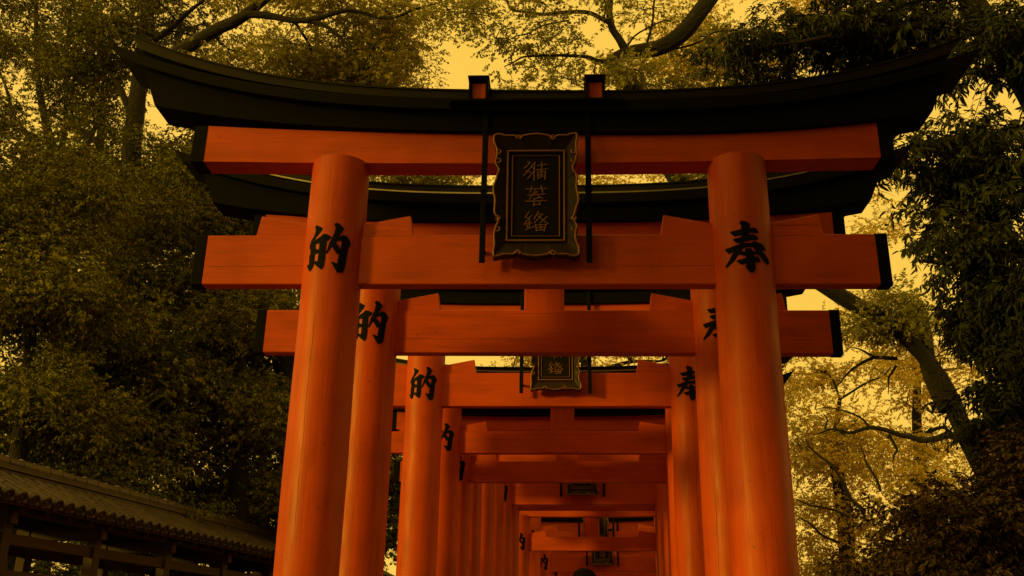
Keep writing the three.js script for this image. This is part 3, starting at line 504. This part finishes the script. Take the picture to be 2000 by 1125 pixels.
// --- overhead bough tree, centre top
{
  const T = new Tree('bough_tree', 'leaning tree whose thick dark bough crosses the bright sky above the plaque', 'tree', 'trees beyond the gates', 201), D = 17;
  T.trunk([ground(2050, 18), at(1960, 985, 18), at(1885, 850, 17.8), at(1835, 735, 17.6), at(1745, 640, 17.4), at(1645, 580, 17.2), at(1500, 480, 17), at(1340, 372, 17), at(1275, 250, 17), at(1230, 165, 17), at(1190, 118, 17)], [0.28, 0.22, 0.17, 0.145, 0.14, 0.16, 0.19, 0.2, 0.19, 0.17, 0.14], 14);
  T.limb([at(1190, 122, D), at(1225, 105, D), at(1290, 92, D - 0.1), at(1335, 62, D - 0.3), at(1370, 20, D - 0.5), at(1420, -50, D - 0.7)], [0.13, 0.15, 0.17, 0.18, 0.17, 0.16], 10);
  T.limb([at(1225, 105, D), at(1208, 75, D), at(1190, 30, D), at(1178, -40, D)], [0.1, 0.08, 0.07, 0.06]);
  T.limb([at(1200, 118, D), at(1150, 112, D), at(1080, 108, D), at(1020, 112, D), at(985, 130, D)], [0.06, 0.045, 0.03, 0.02, 0.01]).limb([at(1190, 45, D), at(1150, 25, D), at(1060, 28, D - 0.3), at(1000, 18, D - 0.4), at(985, -20, D - 0.5)], [0.05, 0.045, 0.035, 0.03, 0.03]);
  T.limb([at(1200, 120, D), at(1240, 70, D), at(1300, 40, D), at(1320, 45, D)], [0.025, 0.02, 0.015, 0.006]).limb([at(1260, 95, D), at(1275, 40, D), at(1285, -30, D)], [0.03, 0.025, 0.02]).limb([at(1110, 40, D), at(1060, 50, D), at(1010, 70, D), at(975, 100, D)], [0.02, 0.02, 0.014, 0.006]).limb([at(1165, 118, D), at(1160, 150, D), at(1155, 175, D)], [0.02, 0.015, 0.01]).limb([at(1290, 95, D), at(1370, 80, D), at(1440, 60, D)], [0.03, 0.02, 0.01]);
  // stems and bare boughs lower right
  T.limb([at(1850, 800, 17.7), at(1815, 720, 17.9), at(1805, 650, 18), at(1790, 590, 18)], [0.17, 0.15, 0.14, 0.12], 10);
  T.limb([at(1752, 700, 18), at(1710, 698, 18), at(1690, 705, 18), at(1650, 735, 18), at(1625, 760, 18)], [0.04, 0.035, 0.03, 0.018, 0.008]).limb([at(1710, 698, 18), at(1685, 685, 18), at(1650, 678, 18)], [0.025, 0.02, 0.008]).limb([at(1750, 715, 18), at(1735, 740, 18), at(1735, 770, 18)], [0.03, 0.02, 0.006]).limb([at(1690, 640, 17.4), at(1660, 648, 17.6), at(1635, 665, 17.6)], [0.03, 0.02, 0.01]);
  T.mass(...ell(1050, 60, 130, 70, D, 1.1), 30, 16, 0.34, { gap: 0.02 }).mass(...ell(1110, 30, 80, 50, D, 1.1), 9, 14, 0.32).mass(...ell(1290, 20, 60, 30, D + 1, 0.6), 8, 14, 0.32).mass(...ell(1400, 60, 60, 50, D + 1, 0.6), 9, 14, 0.32).mass(...ell(1080, 140, 150, 45, D, 0.9), 18, 15, 0.34, { gap: 0.0 }).mass(...ell(1290, 170, 90, 30, D, 0.7), 16, 18, 0.32).mass(...ell(930, 40, 90, 50, D, 0.9), 16, 16, 0.34, { gap: 0.05 }).mass(...ell(1400, 130, 110, 60, D + 1, 0.9), 26, 22, 0.36, { gap: 0 }).mass(...ell(1340, 360, 90, 40, D, 0.7), 18, 24, 0.36);
  T.mass(...ell(1690, 600, 90, 40, 17.2, 0.4), 20, 26, 0.26, { wood: 0.3 }).mass(...ell(1770, 660, 60, 50, 17.4, 0.4), 14, 26, 0.26, { wood: 0.3 });
  T.done('fine', mat.leafCanopy, mat.bark, cool, warm);
}
// --- golden trees in the distance
{
  const grp = 'golden backlit trees beyond the gates';
  const spec = [
    ['golden tree with crooked bare boughs right of the front post', 1640, 30, [[1620, 780, 170, 150, 60], [1680, 960, 190, 150, 70], [1600, 1080, 130, 120, 34]], 301],
    ['golden tree behind the leaning trunk', 1800, 33, [[1790, 760, 130, 150, 34], [1850, 960, 150, 120, 30], [1700, 640, 110, 70, 16]], 302],
    ['golden tree crown above the right half of the front roof', 1420, 31, [[1420, 110, 170, 110, 40], [1560, 60, 130, 100, 24], [1300, 130, 120, 80, 16], [1690, 430, 60, 50, 8]], 303],
    ['low golden tree at the end of the path', 1200, 46, [[1180, 1060, 170, 90, 60]], 305],
    ['pale golden tree far behind the plaque', 1150, 40, [[1180, 340, 170, 70, 34], [1060, 350, 160, 60, 40], [1100, 690, 260, 120, 60]], 304],
  ];
  for (const [label, bx, D, ms, seed] of spec) {
    const T = new Tree('golden_tree', label, 'tree', grp, seed, 1.3), top = Math.min(...ms.map((m) => m[1]));
    T.trunk([ground(bx, D), at(bx + 8, 1000, D), at(bx - 10, (1000 + top) / 2, D), at(bx, top, D)], [0.3, 0.24, 0.16, 0.06], 9);
    for (const [x, y, rx, ry, n] of ms) T.mass(...ell(x, y, rx, ry, D, 2), n * 1.4, 17, 0.55, { gap: 0, scale: 1.1, twigs: 4, pad: 3, thick: 2.2 });
    if (seed === 301) T.limb([at(1800, 860, 24), at(1760, 850, 24), at(1700, 835, 24), at(1660, 845, 24), at(1625, 838, 24), at(1590, 850, 24)], [0.075, 0.062, 0.05, 0.04, 0.028, 0.012]).limb([at(1612, 838, 24), at(1616, 820, 24), at(1608, 808, 24)], [0.03, 0.02, 0.008]).limb([at(1735, 848, 24), at(1752, 880, 24), at(1745, 900, 24)], [0.04, 0.035, 0.015]).limb([at(1800, 860, 24), at(1850, 850, 23.5), at(1900, 880, 23)], [0.075, 0.09, 0.1]).limb([at(1690, 1000, 26), at(1650, 950, 26), at(1600, 890, 26), at(1570, 850, 26)], [0.06, 0.045, 0.03, 0.01]).limb([at(1720, 960, 26), at(1690, 900, 26), at(1680, 870, 26)], [0.04, 0.03, 0.01]).limb([at(1660, 1010, 26), at(1600, 990, 26), at(1555, 975, 26)], [0.04, 0.03, 0.015]).limb([at(1640, 1060, 26), at(1590, 1030, 26), at(1560, 1010, 26)], [0.04, 0.03, 0.015]).limb([at(1700, 835, 24), at(1640, 800, 24), at(1590, 800, 24)], [0.03, 0.02, 0.008]);
    T.done('broad', mat.leafGold, mat.bark, white, rgb(0.9, 0.8, 0.6));
  }
}
// --- dark evergreen on the right and the shrubs under it
{
  let T = new Tree('evergreen_oak', 'dark evergreen with long hanging leaves crowding the right roof tip', 'tree', 'dark trees on the right', 401, 1.3);
  const D = 11.5;
  T.trunk([ground(2120, 12), at(2110, 900, 12), at(2090, 400, 12), at(2015, 170, 11.8), at(1935, 60, 11.6), at(1850, -80, 11.4)], [0.34, 0.3, 0.26, 0.22, 0.19, 0.14], 14);
  T.limb([at(2095, 420, 12), at(1980, 330, 11.8), at(1860, 280, 11.6), at(1740, 300, 11.4)], [0.14, 0.1, 0.06, 0.02]).limb([at(1935, 60, 11.6), at(1800, 50, 11.6), at(1640, 70, 11.6), at(1500, 90, 11.7)], [0.1, 0.07, 0.04, 0.015]).limb([at(2100, 640, 12), at(2010, 560, 11.8), at(1900, 520, 11.6), at(1800, 510, 11.5)], [0.13, 0.1, 0.06, 0.02]).limb([at(2105, 760, 12), at(2010, 740, 11.8), at(1930, 740, 11.6)], [0.1, 0.07, 0.03]);
  T.mass(...ell(1800, 60, 190, 100, D + 0.6, 0.8), 50, 24, 0.32, { gap: -0.1 }).mass(...ell(1600, 110, 150, 50, D + 0.7, 0.6), 24, 20, 0.28, { gap: -0.05 }).mass(...ell(1500, 90, 70, 45, D + 0.8, 0.4), 6, 18, 0.26).mass(...ell(1880, 250, 160, 110, D, 0.6), 22, 20, 0.3, { gap: 0.02 }).mass(...ell(1895, 400, 90, 90, D, 0.7), 20, 22, 0.28, { gap: 0, pad: 3 }).mass(...ell(1890, 520, 60, 30, D, 0.5), 10, 24, 0.28, { pad: 3 }).mass(...ell(1985, 620, 70, 90, D, 0.8), 44, 28, 0.32, { pad: 3 }).mass(...ell(1965, 760, 50, 70, D, 0.5), 8, 18, 0.24, { gap: 0, pad: 3 }).mass(...ell(2055, 760, 90, 170, D, 0.7), 36, 26, 0.3, { pad: 3 }).mass(...ell(2000, 100, 110, 120, D, 0.7), 30, 24, 0.32);
  T.mass(...ell(2190, 500, 160, 500, 11, 1.2), 80, 28, 0.45);
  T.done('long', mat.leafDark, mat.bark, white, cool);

  for (const [label, px, D, ms, seed] of [
    ['brown-leaved shrub spilling below the dark evergreen', 1950, 10.5, [[1930, 1010, 110, 70, 34], [2030, 950, 110, 110, 34], [1960, 1120, 190, 90, 50]], 411],
    ['brown-leaved shrub at the foot of the golden tree', 1740, 11.5, [[1800, 1085, 90, 50, 26], [1720, 1140, 80, 40, 14], [1770, 1190, 150, 60, 34]], 412]]) {
    T = new Tree('shrub', label, 'shrub', 'brown-leaved shrubs on the right', seed, 1.5);
    T.trunk([ground(px, D), at(px - 4, 1200, D), at(px + 6, 1080, D)], [0.05, 0.035, 0.015], 6);
    for (const [x, y, rx, ry, n] of ms) T.mass(...ell(x, y, rx, ry, D, 0.6), n, 26, 0.24, { scale: 0.75, pad: 3 });
    T.done('broad', mat.leafBush, mat.bark, white, rust);
  }
}
// --- the rest of the wood: unseen trees right of and behind the viewer, placed to shade that side
{
  const spots = [[6.4, -1.5, 12, 'tree standing right of the path before the front gate'], [8.2, 3.5, 13, 'tree on the right behind the evergreen'], [6.8, 8.5, 14, 'tree on the right bank, back along the path'], [3.2, 12.5, 13, 'tree over the path behind the viewer'], [-1.8, 14.5, 14, 'tree left of the path behind the viewer'], [-6.5, 17, 13, 'tree at the edge of the clearing behind the viewer'], [-11.6, 5.0, 12, 'lone unseen tree on the left, added to shade the front gate']];  // last tree: added out of view to shade the front gate's right end
  spots.forEach(([x, z, h, label], i) => {
    const T = new Tree('shade_tree', label, 'tree', 'unseen shade trees around the approach', 500 + i);
    T.trunk([V(x, -0.05, z), V(x + 0.2, h * 0.35, z - 0.1), V(x - 0.1, h * 0.7, z + 0.2), V(x - 0.4, h, z)], [0.35, 0.28, 0.18, 0.06], 8);
    T.mass(V(x - (i < 6 ? 0.6 : 0), h * 0.62, z), i < 6 ? [3.2, h * 0.42, 3.2] : [2.3, h * 0.4, 2.3], i < 6 ? 70 : 60, 18, 0.9, { scale: 3, twigs: 0 }).mass(V(x, h * 0.2, z), [i < 6 ? 2.6 : 1.2, h * 0.2, i < 6 ? 2.6 : 1.2], i < 6 ? 26 : 6, 18, 0.8, { scale: 3, twigs: 0 });
    if (i < 3) { T.limb([V(x, h * 0.6, z), V(x * 0.5 + 1, h * 0.78, z - 1), V(1, h * 0.85, z - 1.5)], [0.16, 0.1, 0.04]).mass(V(2.6, h * 0.82, z - 0.8), [4, 1.6, 3.4], 46, 18, 0.9, { scale: 3, twigs: 0 }); }  // unseen boughs over the path, added to block sky light from above
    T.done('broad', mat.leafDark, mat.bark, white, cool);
  });
}
console.log('sprays', sprayTotal);

// ---------------------------------------------------------------- the walker under the first gates
{
  const P = thing('person', 'person with short dark hair walking away between the first two gates', 'person');
  const headTop = at(1141, 1111, 7.55); P.position.set(headTop.x, 0, headTop.z);
  const k = headTop.y / 1.72;                                  // stands 1.7 m tall
  const S = (x, y, z) => [x * k, y * k, z * k];
  const bones = [ // a, ra, b, rb
    [S(0, 0.98, 0), 0.15, S(0, 1.2, 0), 0.135], [S(0, 1.2, 0), 0.135, S(0, 1.36, 0.01), 0.13], [S(-0.13, 1.38, 0), 0.085, S(0.13, 1.38, 0), 0.085],
    [S(0, 1.4, 0), 0.062, S(0, 1.52, -0.015), 0.055], [S(0, 1.56, -0.02), 0.085, S(0, 1.61, -0.01), 0.092],
    [S(-0.09, 0.95, 0), 0.1, S(-0.1, 0.5, -0.14), 0.066], [S(-0.1, 0.5, -0.14), 0.064, S(-0.1, 0.09, -0.1), 0.045], [S(-0.1, 0.06, -0.08), 0.042, S(-0.11, 0.035, -0.26), 0.032],
    [S(0.09, 0.95, 0), 0.1, S(0.1, 0.5, 0.02), 0.066], [S(0.1, 0.5, 0.02), 0.064, S(0.1, 0.1, 0.22), 0.045], [S(0.1, 0.08, 0.24), 0.042, S(0.105, 0.04, 0.08), 0.032],
    [S(-0.19, 1.37, 0), 0.06, S(-0.25, 1.1, 0.06), 0.047], [S(-0.25, 1.1, 0.06), 0.046, S(-0.24, 0.87, -0.03), 0.034], [S(0.19, 1.37, 0), 0.06, S(0.25, 1.1, 0.02), 0.047], [S(0.25, 1.1, 0.02), 0.046, S(0.24, 0.87, -0.1), 0.034]];
  for (const s of [-1, 1]) { const hz = s < 0 ? -0.04 : -0.11; bones.push([S(s * 0.24, 0.85, hz), 0.03, S(s * 0.238, 0.79, hz - 0.01), 0.028]); for (let f = 0; f < 4; f++) { const z = hz - 0.035 + f * 0.021; bones.push([S(s * 0.238, 0.78, z), 0.0095, S(s * 0.228, 0.72 - 0.01 * (f === 1), z - 0.004), 0.0085], [S(s * 0.228, 0.72, z - 0.004), 0.0085, S(s * 0.214, 0.69 + 0.01 * (f === 3), z - 0.008), 0.008]); } bones.push([S(s * 0.236, 0.82, hz - 0.03), 0.011, S(s * 0.222, 0.765, hz - 0.06), 0.009]); }
  const dist = (x, y, z, bs, soft) => { let d = 1e9; for (const [a, ra, b, rb] of bs) { const ux = b[0] - a[0], uy = b[1] - a[1], uz = b[2] - a[2], t = Math.max(0, Math.min(1, ((x - a[0]) * ux + (y - a[1]) * uy + (z - a[2]) * uz) / (ux * ux + uy * uy + uz * uz))), q = Math.hypot(x - a[0] - ux * t, y - a[1] - uy * t, z - a[2] - uz * t) - ra - (rb - ra) * t; const h = Math.max(0, soft - Math.abs(d - q)) / soft; d = Math.min(d, q) - h * h * soft * 0.25; } return d; };
  const surf = (cx, cy, cz, half, res, fn) => { const mc = new MarchingCubes(res, new THREE.MeshBasicMaterial(), false, false, 90000); mc.isolation = 0; const n = res; for (let z = 0; z < n; z++) for (let y = 0; y < n; y++) for (let x = 0; x < n; x++) mc.field[x + y * n + z * n * n] = -fn(cx + (x - n / 2) / (n / 2) * half, cy + (y - n / 2) / (n / 2) * half, cz + (z - n / 2) / (n / 2) * half); mc.update(); const c = mc.count, g = new THREE.BufferGeometry(); g.setAttribute('position', new THREE.BufferAttribute(mc.positionArray.slice(0, c * 3), 3)); g.scale(half, half, half).translate(cx, cy, cz); g.computeVertexNormals(); return g; };
  const body = surf(0, 0.84, 0, 0.92, 110, (x, y, z) => (Math.abs(x) > 0.36 || Math.abs(z) > 0.42 ? 0.5 : dist(x, y, z, bones, 0.04)));
  const bm = mesh('body', body, new THREE.MeshStandardMaterial({ color: rgb(0.045, 0.04, 0.045), roughness: 0.9 }), P); bm.userData.label = 'dark clothed figure seen from behind';
  const head = surf(0, 1.6 * k, 0, 0.16, 44, (x, y, z) => { const e = Math.hypot(x / 0.078, (y - 1.6 * k) / 0.112, z / 0.098) - 1; return e * 0.085 - (z < -0.08 && Math.abs(x) < 0.015 && Math.abs(y - 1.585 * k) < 0.02 ? 0.012 : 0); });
  mesh('head', head, new THREE.MeshStandardMaterial({ color: rgb(0.42, 0.26, 0.18), roughness: 0.7 }), bm);
  const hair = surf(0, 1.63 * k, 0, 0.17, 60, (x, y, z) => { const yy = y - 1.625 * k; const e = (Math.hypot(x / 0.098, yy / (yy > 0 ? 0.097 : 0.12), (z - 0.012) / 0.112) - 1) * 0.1 + 0.006 * noise.noise(x * 60, y * 25, z * 60); const cut = z < -0.06 ? 0.03 - yy : -1; return Math.max(e, cut, -0.12 - yy > 0 ? 0.05 : -1); });
  mesh('hair', hair, new THREE.MeshPhysicalMaterial({ color: rgb(0.006, 0.004, 0.003), roughness: 0.9, specularIntensity: 0.1 }), bm);
}
renderer.render(scene, camera);
